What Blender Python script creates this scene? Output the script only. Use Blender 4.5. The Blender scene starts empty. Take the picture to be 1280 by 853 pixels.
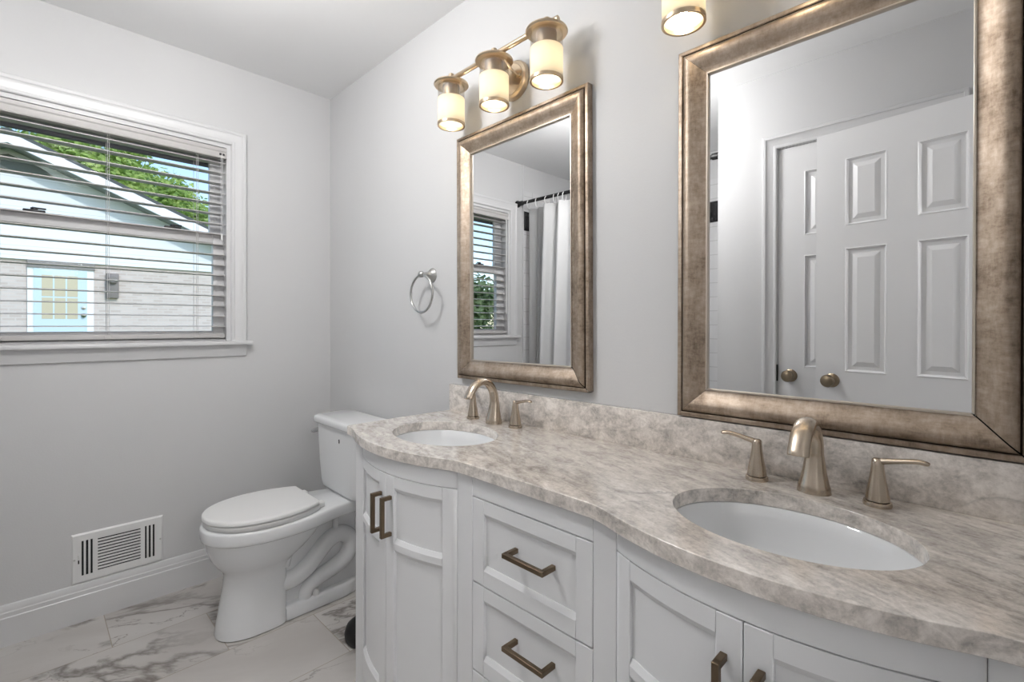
import bpy, bmesh, math, random
from mathutils import Vector, Matrix
random.seed(7)
PI = math.pi
sc = bpy.context.scene
COL = sc.collection

# ------------------------------------------------------------------ camera, world, sun, exposure
F_PX, YAW, PITCH, ROLL, SHIFT_PX = 605.1, math.radians(45.1147), math.radians(-.206), math.radians(.134), -18.2
CAM = Vector((2.6033, -1.1879, 1.1977))
fw = Vector((-math.cos(YAW)*math.cos(PITCH), math.sin(YAW)*math.cos(PITCH), math.sin(PITCH)))
rt = fw.cross(Vector((0, 0, 1))).normalized(); up = rt.cross(fw)
r2 = rt*math.cos(ROLL) + up*math.sin(ROLL); u2 = -rt*math.sin(ROLL) + up*math.cos(ROLL)
cd = bpy.data.cameras.new('camera'); cam = bpy.data.objects.new('camera', cd); COL.objects.link(cam)
m = Matrix.Identity(4)
for i in range(3):
    m[i][0], m[i][1], m[i][2], m[i][3] = r2[i], u2[i], -fw[i], CAM[i]
cam.matrix_world = m
cd.sensor_width = 36; cd.lens = F_PX/1280*36; cd.shift_y = SHIFT_PX/1280; cd.clip_start = .02
sc.camera = cam
W = bpy.data.worlds.new('sky'); sc.world = W; W.use_nodes = True
nt = W.node_tree; bg = nt.nodes['Background']
sky = nt.nodes.new('ShaderNodeTexSky'); sky.sky_type = 'NISHITA'; sky.sun_disc = False
sky.sun_elevation = math.radians(52); sky.sun_rotation = math.radians(75); sky.air_density = 1.0; sky.dust_density = .6
SKY_STRENGTH = .28
nt.links.new(sky.outputs[0], bg.inputs[0]); bg.inputs[1].default_value = SKY_STRENGTH
SUN_STRENGTH = 1.75
sl = bpy.data.lights.new('sun', 'SUN'); sl.energy = SUN_STRENGTH; sl.angle = math.radians(1.5); sl.color = (1, .96, .9)
so = bpy.data.objects.new('sun', sl); COL.objects.link(so)
so.rotation_euler = Vector((-.82, -.18, -.54)).to_track_quat('-Z', 'Y').to_euler()   # high behind this house, onto the neighbour's gable
CEIL_FILL, HALL_FILL, BULB = 44.0, 30.0, 38.0  # ceiling and hall strengths drive added fill globes; bulbs are the vanity lights
sc.view_settings.view_transform = 'Standard'; sc.view_settings.look = 'None'
sc.view_settings.exposure = 0.17; sc.view_settings.gamma = 1; sc.view_settings.use_curve_mapping = False
sc.cycles.use_denoising = True
sc.cycles.max_bounces = 14; sc.cycles.diffuse_bounces = 7; sc.cycles.glossy_bounces = 6
sc.cycles.transparent_max_bounces = 16; sc.cycles.sample_clamp_indirect = 6
sc.cycles.caustics_reflective = False; sc.cycles.caustics_refractive = False

# ------------------------------------------------------------------ material helpers
def srgb(r, g, b):
    f = lambda c: (c/255/12.92) if c/255 <= .04045 else ((c/255+.055)/1.055)**2.4
    return (f(r), f(g), f(b), 1)
class NT:
    def __init__(s, name):
        s.m = bpy.data.materials.new(name); s.m.use_nodes = True; s.t = s.m.node_tree
        s.b = s.t.nodes['Principled BSDF']; s.out = s.t.nodes['Material Output']
    def n(s, typ, **k):
        x = s.t.nodes.new(typ)
        for a, v in k.items():
            if hasattr(x, a): setattr(x, a, v)
        return x
    def l(s, a, b): s.t.links.new(a, b)
    def val(s, node, **k):
        for a, v in k.items(): node.inputs[a.replace('_', ' ')].default_value = v
        return node
    def coord(s, scale=(1, 1, 1), rot=(0, 0, 0), loc=(0, 0, 0), kind='Object'):
        c = s.n('ShaderNodeTexCoord'); mp = s.n('ShaderNodeMapping')
        mp.inputs['Scale'].default_value = scale; mp.inputs['Rotation'].default_value = rot; mp.inputs['Location'].default_value = loc
        s.l(c.outputs[kind], mp.inputs[0]); return mp.outputs[0]
    def noise(s, vec, scale, detail=4, rough=.5, dist=0):
        x = s.n('ShaderNodeTexNoise'); s.l(vec, x.inputs['Vector'])
        x.inputs['Scale'].default_value = scale; x.inputs['Detail'].default_value = detail
        x.inputs['Roughness'].default_value = rough; x.inputs['Distortion'].default_value = dist
        return x.outputs['Fac']
    def ramp(s, fac, stops):
        x = s.n('ShaderNodeValToRGB'); e = x.color_ramp.elements
        while len(e) < len(stops): e.new(.5)
        for i, (p, c) in enumerate(stops):
            e[i].position = p; e[i].color = c if len(c) == 4 else (*c, 1)
        s.l(fac, x.inputs[0]); return x.outputs[0]
    def mix(s, fac, a, b, mode='MIX'):
        x = s.n('ShaderNodeMix', data_type='RGBA', blend_type=mode)
        for sock, v in ((x.inputs[0], fac), (x.inputs[6], a), (x.inputs[7], b)):
            if hasattr(v, 'is_linked'): s.l(v, sock)
            else: sock.default_value = v
        return x.outputs[2]
    def math(s, op, a, b=0, c=None):
        x = s.n('ShaderNodeMath', operation=op)
        for i, v in enumerate((a, b, c)):
            if v is None: continue
            if hasattr(v, 'is_linked'): s.l(v, x.inputs[i])
            else: x.inputs[i].default_value = v
        return x.outputs[0]
    def bump(s, h, strength, dist=.01):
        x = s.n('ShaderNodeBump'); x.inputs['Strength'].default_value = strength; x.inputs['Distance'].default_value = dist
        s.l(h, x.inputs['Height']); s.l(x.outputs[0], s.b.inputs['Normal'])
def setc(n, col):
    if hasattr(col, 'is_linked'): n.l(col, n.b.inputs['Base Color'])
    else: n.b.inputs['Base Color'].default_value = col
def paint(name, col, rough=.5, spec=.5, bump=0, bscale=150, metallic=0):
    n = NT(name); v = n.coord()
    c = n.mix(n.noise(v, 1.7, 3), tuple(x*.97 for x in col[:3])+(1,), tuple(min(1, x*1.03) for x in col[:3])+(1,))
    setc(n, c); n.b.inputs['Roughness'].default_value = rough; n.b.inputs['Metallic'].default_value = metallic
    n.b.inputs['Specular IOR Level'].default_value = spec
    if bump: n.bump(n.noise(v, bscale, 3), bump, .002)
    return n.m

M = {}
M['wall'] = paint('wall_paint', (.595, .595, .598, 1), .55, .3, .15)
M['ceiling'] = paint('ceiling_paint', (.78, .78, .78, 1), .8, .2, .1)
M['trim'] = paint('trim_paint', (.635, .635, .64, 1), .32, .5)
M['cabinet'] = paint('cabinet_paint', (.76, .765, .775, 1), .38, .4, .02, 60)
M['porcelain'] = paint('porcelain', (.74, .75, .76, 1), .08, .5)
M['sinkware'] = paint('sink_porcelain', (.78, .79, .80, 1), .08, .5)
M['plastic'] = paint('white_plastic', (.73, .73, .725, 1), .35, .4)
M['slat'] = paint('blind_slat', (.49, .475, .465, 1), .4, .4)  # white slats, greyed in the colour to stand in for backlit shade
M['chrome'] = paint('chrome', (.75, .75, .76, 1), .12, .5, metallic=1)
M['black'] = paint('black_metal', (.006, .006, .006, 1), .45, .4)
M['rubber'] = paint('black_rubber', (.008, .008, .008, 1), .5, .4)
M['dark'] = paint('dark_gap', (.012, .012, .012, 1), .8, .1)
M['void'] = paint('duct_dark', (.03, .03, .03, 1), .7, .1)
M['bronze'] = paint('dark_bronze', (.17, .125, .082, 1), .38, .5, metallic=.85)
M['knob'] = paint('antique_brass', (.25, .20, .14, 1), .28, .5, metallic=1)
M['storm'] = paint('storm_frame', (.13, .125, .135, 1), .5, .3)
M['lockm'] = paint('dark_latch', (.02, .02, .022, 1), .4, .4)
M['door'] = paint('door_paint', (.74, .74, .745, 1), .38, .4)
M['tub'] = paint('tub_enamel', (.8, .8, .8, 1), .12, .5)

def brushed(name, c0, c1, rough, scale=(1, 1, 60), r2=.12):
    n = NT(name); v = n.coord(scale=scale); f = n.noise(v, 25, 4, .6)
    setc(n, n.ramp(f, [(.3, c0), (.7, c1)])); n.b.inputs['Metallic'].default_value = 1
    n.l(n.math('MULTIPLY_ADD', f, r2, rough-r2/2), n.b.inputs['Roughness'])
    return n.m
M['nickel'] = brushed('brushed_nickel', (.50, .42, .335), (.56, .475, .385), .25, r2=.05)
M['satin'] = brushed('satin_nickel', (.47, .47, .46), (.52, .52, .51), .28, r2=.05)
M['brass'] = brushed('brushed_champagne', (.55, .44, .31), (.61, .49, .355), .3, (1, 1, 1), r2=.05)

def frame_mat():
    n = NT('champagne_frame')
    v = n.coord(); a = n.noise(v, 9, 6, .65, .3); fine = n.noise(n.coord(scale=(1, 1, .25)), 120, 4, .7)
    fine2 = n.noise(n.coord(scale=(.25, 1, 1)), 120, 4, .7)
    f = n.math('ADD', n.math('MULTIPLY', a, .5), n.math('ADD', n.math('MULTIPLY', fine, .25), n.math('MULTIPLY', fine2, .25)))
    setc(n, n.ramp(f, [(.36, (.17, .125, .09)), (.47, (.33, .26, .20)), (.60, (.48, .395, .32))]))
    n.b.inputs['Metallic'].default_value = .82
    n.l(n.math('MULTIPLY_ADD', f, -.45, .70), n.b.inputs['Roughness'])
    n.bump(fine, .12, .001); return n.m
M['frame'] = frame_mat()
M['groove'] = paint('frame_groove', (.05, .032, .02, 1), .6, .2)
M['bead'] = paint('frame_bead', (.62, .55, .47, 1), .3, .5, metallic=.8)
def mirror_mat():
    n = NT('mirror_glass'); setc(n, (.87, .875, .88, 1)); n.b.inputs['Metallic'].default_value = 1; n.b.inputs['Roughness'].default_value = 0.0
    return n.m
M['mirror'] = mirror_mat()
def rotscale(n, ang, scale, vec=None):
    if vec is None: vec = n.n('ShaderNodeTexCoord').outputs['Object']
    a = n.n('ShaderNodeMapping'); a.inputs['Rotation'].default_value = (0, 0, ang); n.l(vec, a.inputs[0])
    b = n.n('ShaderNodeMapping'); b.inputs['Scale'].default_value = scale; n.l(a.outputs[0], b.inputs[0]); return b.outputs[0]
def stone():
    n = NT('veined_stone')
    v = n.coord(); d = rotscale(n, .35, (.55, 1.25, 1))
    a = n.noise(d, 34, 10, .68, .5); b = n.noise(v, 130, 6, .7, .2); c = n.noise(d, 4.5, 4, .55, .6)
    f = n.math('ADD', n.math('MULTIPLY', a, .52), n.math('ADD', n.math('MULTIPLY', b, .26), n.math('MULTIPLY', c, .22)))
    base = n.ramp(f, [(.355, (.27, .248, .226)), (.435, (.48, .441, .403)), (.51, (.68, .628, .578)), (.60, (.88, .83, .775))])
    w = n.noise(rotscale(n, .5, (.7, 1.6, 1)), 4.2, 6, .6, 1.0)
    vein = n.ramp(n.math('ABSOLUTE', n.math('SUBTRACT', w, .5)), [(0, (1, 1, 1)), (.020, (0, 0, 0))])
    sep = n.math('MULTIPLY', n.math('MULTIPLY', vein, n.ramp(c, [(.45, (0, 0, 0)), (.62, (1, 1, 1))])), .5)
    setc(n, n.mix(sep, base, (.19, .175, .16, 1)))
    n.b.inputs['Roughness'].default_value = .14; n.b.inputs['Specular IOR Level'].default_value = .8; n.b.inputs['Coat Weight'].default_value = .4; n.b.inputs['Coat Roughness'].default_value = .1
    return n.m
M['stone'] = stone()
def tile_floor():
    n = NT('marble_floor_tile')
    c = n.n('ShaderNodeTexCoord'); sp = n.n('ShaderNodeSeparateXYZ'); n.l(c.outputs['Object'], sp.inputs[0])
    TX, TY, G = .32, .611, .0032
    xs = n.math('DIVIDE', n.math('SUBTRACT', sp.outputs[0], .298), TX); col = n.math('FLOOR', xs)
    fx = n.math('SUBTRACT', xs, col)
    odd = n.math('ABSOLUTE', n.math('MODULO', col, 2))
    yo = n.math('MULTIPLY_ADD', odd, -.301, -.662)          # joint of even columns at -.662, odd at -.963
    ys = n.math('DIVIDE', n.math('SUBTRACT', sp.outputs[1], yo), TY); row = n.math('FLOOR', ys); fy = n.math('SUBTRACT', ys, row)
    dx = n.math('MULTIPLY', n.math('MINIMUM', fx, n.math('SUBTRACT', 1, fx)), TX)
    dy = n.math('MULTIPLY', n.math('MINIMUM', fy, n.math('SUBTRACT', 1, fy)), TY)
    g = n.math('LESS_THAN', n.math('MINIMUM', dx, dy), G/2)
    cid = n.n('ShaderNodeCombineXYZ'); n.l(col, cid.inputs[0]); n.l(row, cid.inputs[1])
    wn = n.n('ShaderNodeTexWhiteNoise', noise_dimensions='3D'); n.l(cid.outputs[0], wn.inputs[0])
    sc_ = n.n('ShaderNodeVectorMath', operation='SCALE'); n.l(wn.outputs['Color'], sc_.inputs[0]); sc_.inputs['Scale'].default_value = 9
    ad = n.n('ShaderNodeVectorMath', operation='ADD'); n.l(c.outputs['Object'], ad.inputs[0]); n.l(sc_.outputs[0], ad.inputs[1])
    v = rotscale(n, .42, (2.1, .8, 1), ad.outputs[0])
    n1 = n.noise(v, 1.35, 7, .55, .45); n2 = n.noise(v, 2.9, 6, .58, .5); cl = n.noise(v, 1.1, 3)
    thick = n.ramp(n.math('ABSOLUTE', n.math('SUBTRACT', n1, .53)), [(0, (1, 1, 1)), (.008, (.7, .7, .7)), (.026, (0, 0, 0))])
    thin = n.ramp(n.math('ABSOLUTE', n.math('SUBTRACT', n2, .5)), [(0, (1, 1, 1)), (.010, (0, 0, 0))])
    mask = n.ramp(cl, [(.40, (0, 0, 0)), (.56, (1, 1, 1))])
    vv = n.math('MAXIMUM', n.math('MULTIPLY', n.math('MULTIPLY', thick, .9), n.ramp(cl, [(.36, (.15, .15, .15)), (.52, (1, 1, 1))])), n.math('MULTIPLY', n.math('MULTIPLY', thin, mask), .8))
    base = n.ramp(n.noise(v, 2.2, 5), [(.3, (.44, .415, .395)), (.6, (.54, .52, .50))])
    colr = n.mix(vv, base, (.15, .13, .115, 1))
    setc(n, n.mix(g, colr, (.33, .29, .24, 1)))
    n.b.inputs['Roughness'].default_value = .28; n.b.inputs['Specular IOR Level'].default_value = .4
    n.bump(n.math('SUBTRACT', 1, g), .3, .002); return n.m
M['floor'] = tile_floor()
def wall_tile():
    n = NT('white_wall_tile'); c = n.n('ShaderNodeTexCoord'); sp = n.n('ShaderNodeSeparateXYZ'); n.l(c.outputs['Object'], sp.inputs[0])
    cm = n.n('ShaderNodeCombineXYZ'); n.l(n.math('ADD', sp.outputs[0], sp.outputs[1]), cm.inputs[0]); n.l(sp.outputs[2], cm.inputs[1])
    b = n.n('ShaderNodeTexBrick'); n.l(cm.outputs[0], b.inputs['Vector'])
    for k, v in {'Color1': (.66, .66, .665, 1), 'Color2': (.68, .68, .685, 1), 'Mortar': (.48, .48, .48, 1), 'Scale': 1, 'Mortar Size': .002, 'Brick Width': .3, 'Row Height': .1}.items(): b.inputs[k].default_value = v
    setc(n, b.outputs['Color']); n.b.inputs['Roughness'].default_value = .12; return n.m
M['tile'] = wall_tile()
M['blacktile'] = paint('black_tile', (.008, .008, .009, 1), .2, .4)
def brick():
    n = NT('pale_brick'); c = n.n('ShaderNodeTexCoord'); sp = n.n('ShaderNodeSeparateXYZ'); n.l(c.outputs['Object'], sp.inputs[0])
    cm = n.n('ShaderNodeCombineXYZ'); n.l(n.math('ADD', sp.outputs[1], sp.outputs[0]), cm.inputs[0]); n.l(sp.outputs[2], cm.inputs[1])
    b = n.n('ShaderNodeTexBrick'); n.l(cm.outputs[0], b.inputs['Vector'])
    for k, v in {'Color1': (.52, .45, .41, 1), 'Color2': (.64, .57, .53, 1), 'Mortar': (.60, .555, .525, 1), 'Scale': 1, 'Mortar Size': .012, 'Brick Width': .2, 'Row Height': .066}.items(): b.inputs[k].default_value = v
    setc(n, b.outputs['Color']); n.b.inputs['Roughness'].default_value = .85; return n.m
M['brick'] = brick()
def siding():
    n = NT('white_lap_siding'); c = n.n('ShaderNodeTexCoord'); sp = n.n('ShaderNodeSeparateXYZ'); n.l(c.outputs['Object'], sp.inputs[0])
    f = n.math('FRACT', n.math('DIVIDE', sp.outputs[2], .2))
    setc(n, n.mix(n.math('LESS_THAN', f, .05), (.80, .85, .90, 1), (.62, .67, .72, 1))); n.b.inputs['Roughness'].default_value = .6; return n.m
M['siding'] = siding()
M['fascia'] = paint('white_fascia', (.83, .87, .92, 1), .6)
M['soffit'] = paint('grey_soffit', (.27, .28, .27, 1), .8)
M['shingle'] = paint('dark_shingle', (.10, .11, .11, 1), .9, .2, .4, 25)
M['bluedoor'] = paint('light_blue_door', (.56, .70, .77, 1), .5)
M['lintel'] = paint('grey_lintel', (.24, .23, .22, 1), .8)
M['pane'] = paint('curtained_pane', (.55, .50, .36, 1), .3)
M['meter'] = paint('grey_meter', (.22, .20, .19, 1), .6)
M['louver'] = paint('gable_louver', (.16, .18, .18, 1), .8)
M['lawn'] = paint('lawn', (.10, .17, .045, 1), .9, .2, .4, 30)
M['bark'] = paint('bark', (.11, .085, .06, 1), .9, .2, .5, 20)
def leaf(name, a, b, c):
    n = NT(name); f = n.noise(n.coord(), 1.6, 5, .7)
    col = n.ramp(f, [(.32, a), (.5, b), (.66, c)])
    setc(n, col); n.b.inputs['Roughness'].default_value = .55; n.b.inputs['Specular IOR Level'].default_value = .25
    t = n.n('ShaderNodeBsdfTranslucent'); n.l(col, t.inputs[0]); mx = n.n('ShaderNodeMixShader'); mx.inputs[0].default_value = .4
    n.l(n.b.outputs[0], mx.inputs[1]); n.l(t.outputs[0], mx.inputs[2]); n.l(mx.outputs[0], n.out.inputs[0]); return n.m
M['leaf'] = leaf('bright_leaves', (.14, .26, .06), (.40, .55, .16), (.70, .80, .34))
M['leafdark'] = leaf('deep_leaves', (.06, .10, .05), (.20, .28, .13), (.46, .52, .30))
def pane_glass():
    n = NT('window_pane'); g = n.n('ShaderNodeBsdfGlossy'); g.inputs['Roughness'].default_value = .02
    t = n.n('ShaderNodeBsdfTransparent'); t.inputs[0].default_value = (.97, .98, .98, 1)
    mx = n.n('ShaderNodeMixShader'); mx.inputs[0].default_value = .0015; n.l(t.outputs[0], mx.inputs[1]); n.l(g.outputs[0], mx.inputs[2]); n.l(mx.outputs[0], n.out.inputs[0]); return n.m
M['glass'] = pane_glass()
def frosted():
    n = NT('frosted_glass'); t = n.n('ShaderNodeBsdfTranslucent'); t.inputs[0].default_value = (.86, .81, .71, 1)
    d = n.n('ShaderNodeBsdfDiffuse'); d.inputs[0].default_value = (.70, .66, .58, 1)
    a = n.n('ShaderNodeMixShader'); a.inputs[0].default_value = .45; n.l(t.outputs[0], a.inputs[1]); n.l(d.outputs[0], a.inputs[2])
    n.l(a.outputs[0], n.out.inputs[0]); return n.m
M['frosted'] = frosted()
def clearglass():
    n = NT('clear_glass'); g = n.n('ShaderNodeBsdfGlossy'); g.inputs['Roughness'].default_value = .05
    t = n.n('ShaderNodeBsdfTransparent'); t.inputs[0].default_value = (.93, .92, .9, 1); mx = n.n('ShaderNodeMixShader'); mx.inputs[0].default_value = .12
    n.l(t.outputs[0], mx.inputs[1]); n.l(g.outputs[0], mx.inputs[2]); n.l(mx.outputs[0], n.out.inputs[0]); return n.m
M['clear'] = clearglass()
def emit(name, col, s):
    n = NT(name); e = n.n('ShaderNodeEmission'); e.inputs[0].default_value = col; e.inputs[1].default_value = s; n.l(e.outputs[0], n.out.inputs[0]); return n.m
M['bulb'] = emit('lit_bulb', (1, .87, .68, 1), BULB)
M['fill_dome'] = emit('lit_fill_dome', (1, .99, .985, 1), CEIL_FILL)
M['hall_fill_dome'] = emit('lit_hall_fill', (1, .985, .975, 1), HALL_FILL)
def fabric(name, col, tr=.3):
    n = NT(name); setc(n, col); n.b.inputs['Roughness'].default_value = .85
    t = n.n('ShaderNodeBsdfTranslucent'); t.inputs[0].default_value = col; mx = n.n('ShaderNodeMixShader'); mx.inputs[0].default_value = tr
    n.bump(n.noise(n.coord(), 400, 2), .1, .001)
    n.l(n.b.outputs[0], mx.inputs[1]); n.l(t.outputs[0], mx.inputs[2]); n.l(mx.outputs[0], n.out.inputs[0]); return n.m
M['curtain'] = fabric('white_curtain', (.86, .86, .86, 1)); M['liner'] = fabric('grey_liner', (.62, .62, .62, 1))

# ------------------------------------------------------------------ mesh helpers
class MB:
    def __init__(s): s.bm = bmesh.new()
    def add(s, verts, faces, mi=0):
        vs = [s.bm.verts.new(v) for v in verts]
        for f in faces:
            try:
                fc = s.bm.faces.new([vs[i] for i in f]); fc.material_index = mi
            except ValueError: pass
        return s
    def merge(s, b, fn=None, mi=0):
        b.verts.index_update()
        vs = [s.bm.verts.new(fn(v.co) if fn else v.co) for v in b.verts]
        for f in b.faces:
            fc = s.bm.faces.new([vs[v.index] for v in f.verts]); fc.material_index = mi
        b.free(); return s
    def box(s, lo, hi, bev=0, seg=2, fn=None, cuts=None, mi=0):
        b = bmesh.new(); bmesh.ops.create_cube(b, size=1)
        for v in b.verts: v.co = Vector([lo[i] + (v.co[i]+.5)*(hi[i]-lo[i]) for i in range(3)])
        if bev: bmesh.ops.bevel(b, geom=list(b.edges), offset=bev, segments=seg, affect='EDGES', profile=.5)
        if cuts:
            ax, n = cuts
            for k in range(1, n):
                p = [0, 0, 0]; p[ax] = lo[ax] + (hi[ax]-lo[ax])*k/n; no = [0, 0, 0]; no[ax] = 1
                bmesh.ops.bisect_plane(b, geom=list(b.verts)+list(b.edges)+list(b.faces), plane_co=p, plane_no=no)
        return s.merge(b, fn, mi)
    def lathe(s, prof, n=32, axis='Z', at=(0, 0, 0), sx=1, sy=1, mi=0, cap=True):
        rings = []; at = Vector(at)
        def P(r, h, a):
            x, y = r*math.cos(a)*sx, r*math.sin(a)*sy
            v = {'Z': (x, y, h), 'Y': (x, h, y), 'X': (h, x, y)}[axis]
            return at + Vector(v)
        for r, h in prof: rings.append([s.bm.verts.new(P(max(r, 1e-5), h, 2*PI*k/n)) for k in range(n)])
        for a, b in zip(rings, rings[1:]):
            for k in range(n):
                f = s.bm.faces.new((a[k], a[(k+1) % n], b[(k+1) % n], b[k])); f.material_index = mi
        if cap:
            for rg in (rings[0], rings[-1]):
                f = s.bm.faces.new(rg); f.material_index = mi
        return s
    def loft(s, rings, closed=False, cap=True, mi=0):
        R = [[s.bm.verts.new(v) for v in r] for r in rings]; n = len(R[0])
        pairs = list(zip(R, R[1:])) + ([(R[-1], R[0])] if closed else [])
        for a, b in pairs:
            for k in range(n):
                f = s.bm.faces.new((a[k], a[(k+1) % n], b[(k+1) % n], b[k])); f.material_index = mi
        if cap and not closed:
            for rg in (R[0], R[-1]):
                f = s.bm.faces.new(rg); f.material_index = mi
        return s
    def tube(s, pts, rad, n=16, closed=False, flat=None, up=Vector((0, 0, 1)), mi=0, smooth=0):
        pts = [Vector(p) for p in pts]; rad = rad if isinstance(rad, (list, tuple)) else [rad]*len(pts)
        if smooth and not closed: pts, rad, flat = catmull(pts, rad, smooth, flat)
        rings = []; N = len(pts); prev = None
        for i, p in enumerate(pts):
            a = pts[(i-1) % N] if (closed or i) else p; b = pts[(i+1) % N] if (closed or i < N-1) else p
            t = (b-a).normalized()
            if prev is None: side = t.cross(up); side = side if side.length > 1e-4 else t.cross(Vector((1, 0, 0)))
            else: side = prev - t*prev.dot(t)
            side.normalize(); prev = side; nr = side.cross(t)
            fl = flat[i] if flat else 1
            rings.append([p + side*math.cos(2*PI*k/n)*rad[i] + nr*math.sin(2*PI*k/n)*rad[i]*fl for k in range(n)])
        return s.loft(rings, closed=closed, mi=mi)
    def prism(s, poly, z0, z1, mi=0):
        n = len(poly)
        return s.loft([[Vector((x, y, z0)) for x, y in poly], [Vector((x, y, z1)) for x, y in poly]], mi=mi)
    def build(s, name, mat, parent=None, smooth=True, angle=38, bevel=0, mats=None):
        bmesh.ops.recalc_face_normals(s.bm, faces=list(s.bm.faces))
        me = bpy.data.meshes.new(name); s.bm.to_mesh(me); s.bm.free()
        for mm in ([mat] + (mats or [])): me.materials.append(M[mm])
        if smooth: me.shade_smooth(); me.set_sharp_from_angle(angle=math.radians(angle))
        o = bpy.data.objects.new(name, me); COL.objects.link(o)
        if parent: o.parent = parent
        if bevel:
            md = o.modifiers.new('bevel', 'BEVEL'); md.width = bevel; md.segments = 2; md.limit_method = 'ANGLE'; md.angle_limit = math.radians(45)
        return o
def catmull(pts, rad, k, flat=None):
    P, R, Fl = [], [], []; n = len(pts); flat = flat or [1]*n
    for i in range(n-1):
        p0, p1, p2, p3 = pts[max(i-1, 0)], pts[i], pts[i+1], pts[min(i+2, n-1)]
        for j in range(k):
            t = j/k; P.append(.5*((2*p1) + (p2-p0)*t + (2*p0-5*p1+4*p2-p3)*t*t + (3*p1-p0-3*p2+p3)*t**3))
            R.append(rad[i]+(rad[i+1]-rad[i])*t); Fl.append(flat[i]+(flat[i+1]-flat[i])*t)
    return P+[pts[-1]], R+[rad[-1]], Fl+[flat[-1]]
def thing(name, label, cat, loc=(0, 0, 0), group=None):
    o = bpy.data.objects.new(name, None); COL.objects.link(o); o.location = loc; o.empty_display_size = .05
    return tag(o, label, cat, group)
def tag(o, label, cat, group=None, kind=None):
    o['label'] = label; o['category'] = cat
    if group: o['group'] = group
    if kind: o['kind'] = kind
    return o
def struct(o):
    o['kind'] = 'structure'; return o
def copy_tree(o, parent=None):
    c = o.copy(); COL.objects.link(c)
    if parent: c.parent = parent
    for ch in list(o.children): copy_tree(ch, c)
    return c
def sbox(name, mat, *boxes, bev=0, parent=None):
    b = MB()
    for lo, hi in boxes: b.box(lo, hi, bev)
    o = b.build(name, mat, parent)
    return o if parent else struct(o)
def ell(cx, cy, a, b, n=48, p=2.0, ph=0):
    out = []
    for k in range(n):
        t = 2*PI*k/n+ph; c, s = math.cos(t), math.sin(t)
        out.append((cx+a*math.copysign(abs(c)**(2/p), c), cy+b*math.copysign(abs(s)**(2/p), s)))
    return out

# ------------------------------------------------------------------ room shell
H = 2.44; RX = 2.69; T = .14; DY = -1.44; AX = 1.555; BY = -2.30
WY0, WY1, WZ0, WZ1 = -1.418, -.4925, 1.115, 2.057      # window opening
EY0, EY1, EZ = -1.262, -.62, 2.06                        # entry doorway in the right wall
HX = 3.9                                                 # end of the hall
sbox('floor', 'floor', ((-T, BY-T, -.1), (HX+T, T, 0)))
sbox('ceiling', 'ceiling', ((-T, BY-T, H), (HX+T, T, H+.1)))
sbox('wall_back', 'wall', ((-T, 0, 0), (HX+T, T, H)))
sbox('wall_left', 'wall', ((-T, BY-T, 0), (0, WY0, H)), ((-T, WY1, 0), (0, 0, H)), ((-T, WY0, 0), (0, WY1, WZ0)), ((-T, WY0, WZ1), (0, WY1, H)))
CX0, CX1, CZ = 1.846, 2.468, 2.064                       # closet opening
sbox('wall_front', 'wall', ((AX, DY-.11, 0), (CX0, DY, H)), ((CX1, DY-.11, 0), (HX+T, DY, H)), ((CX0, DY-.11, CZ), (CX1, DY, H)), ((CX0-.05, DY-.6, 0), (CX1+.05, DY-.55, H)))
sbox('wall_alcove_end', 'wall', ((AX, BY, 0), (AX+.11, DY-.11, H)))
sbox('wall_alcove_back', 'wall', ((-T, BY-T, 0), (HX+T, BY, H)))
sbox('wall_right', 'wall', ((RX, DY, 0), (RX+.11, EY0, H)), ((RX, EY1, 0), (RX+.11, 0, H)), ((RX, EY0, EZ), (RX+.11, EY1, H)))
sbox('wall_hall_end', 'wall', ((HX, BY, 0), (HX+T, 0, H)))
# tiled tub surround with its black accent band
sbox('trim_1', 'trim', ((.0, -1.562, 0), (.011, -1.556, H)))
sbox('wall_tile_left', 'tile', ((0, BY, .38), (.009, -1.562, 2.24)))
sbox('wall_tile_back', 'tile', ((0, BY, .38), (AX, BY+.009, 2.24)))
sbox('wall_tile_end', 'tile', ((AX-.009, BY, .38), (AX, -1.562, 2.24)))
sbox('trim_2', 'blacktile', ((.0085, BY+.0085, 1.932), (.012, -1.562, 2.08)), ((.009, BY+.0085, 1.932), (AX-.009, BY+.012, 2.08)), ((AX-.012, BY+.0085, 1.932), (AX-.0085, -1.562, 2.08)))

def base_profile():
    return [(0, 0), (.015, 0), (.015, .104), (.0125, .107), (.0125, .122), (.010, .126), (.0095, .135), (.005, .148), (0, .151)]
def baseboard(name, p0, p1, inward):
    p0, p1, d = Vector((*p0, 0)), Vector((*p1, 0)), Vector((*inward, 0)); b = MB()
    b.loft([[p + d*x + Vector((0, 0, z)) for x, z in base_profile()] for p in (p0, p1)])
    return struct(b.build(name, 'trim', angle=20))
baseboard('baseboard_left', (0, -1.556), (0, 0), (1, 0))
baseboard('baseboard_back', (0.0, 0), (1.14, 0), (0, -1))
baseboard('baseboard_front', (AX, DY), (CX0-.06, DY), (0, 1))

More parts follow.
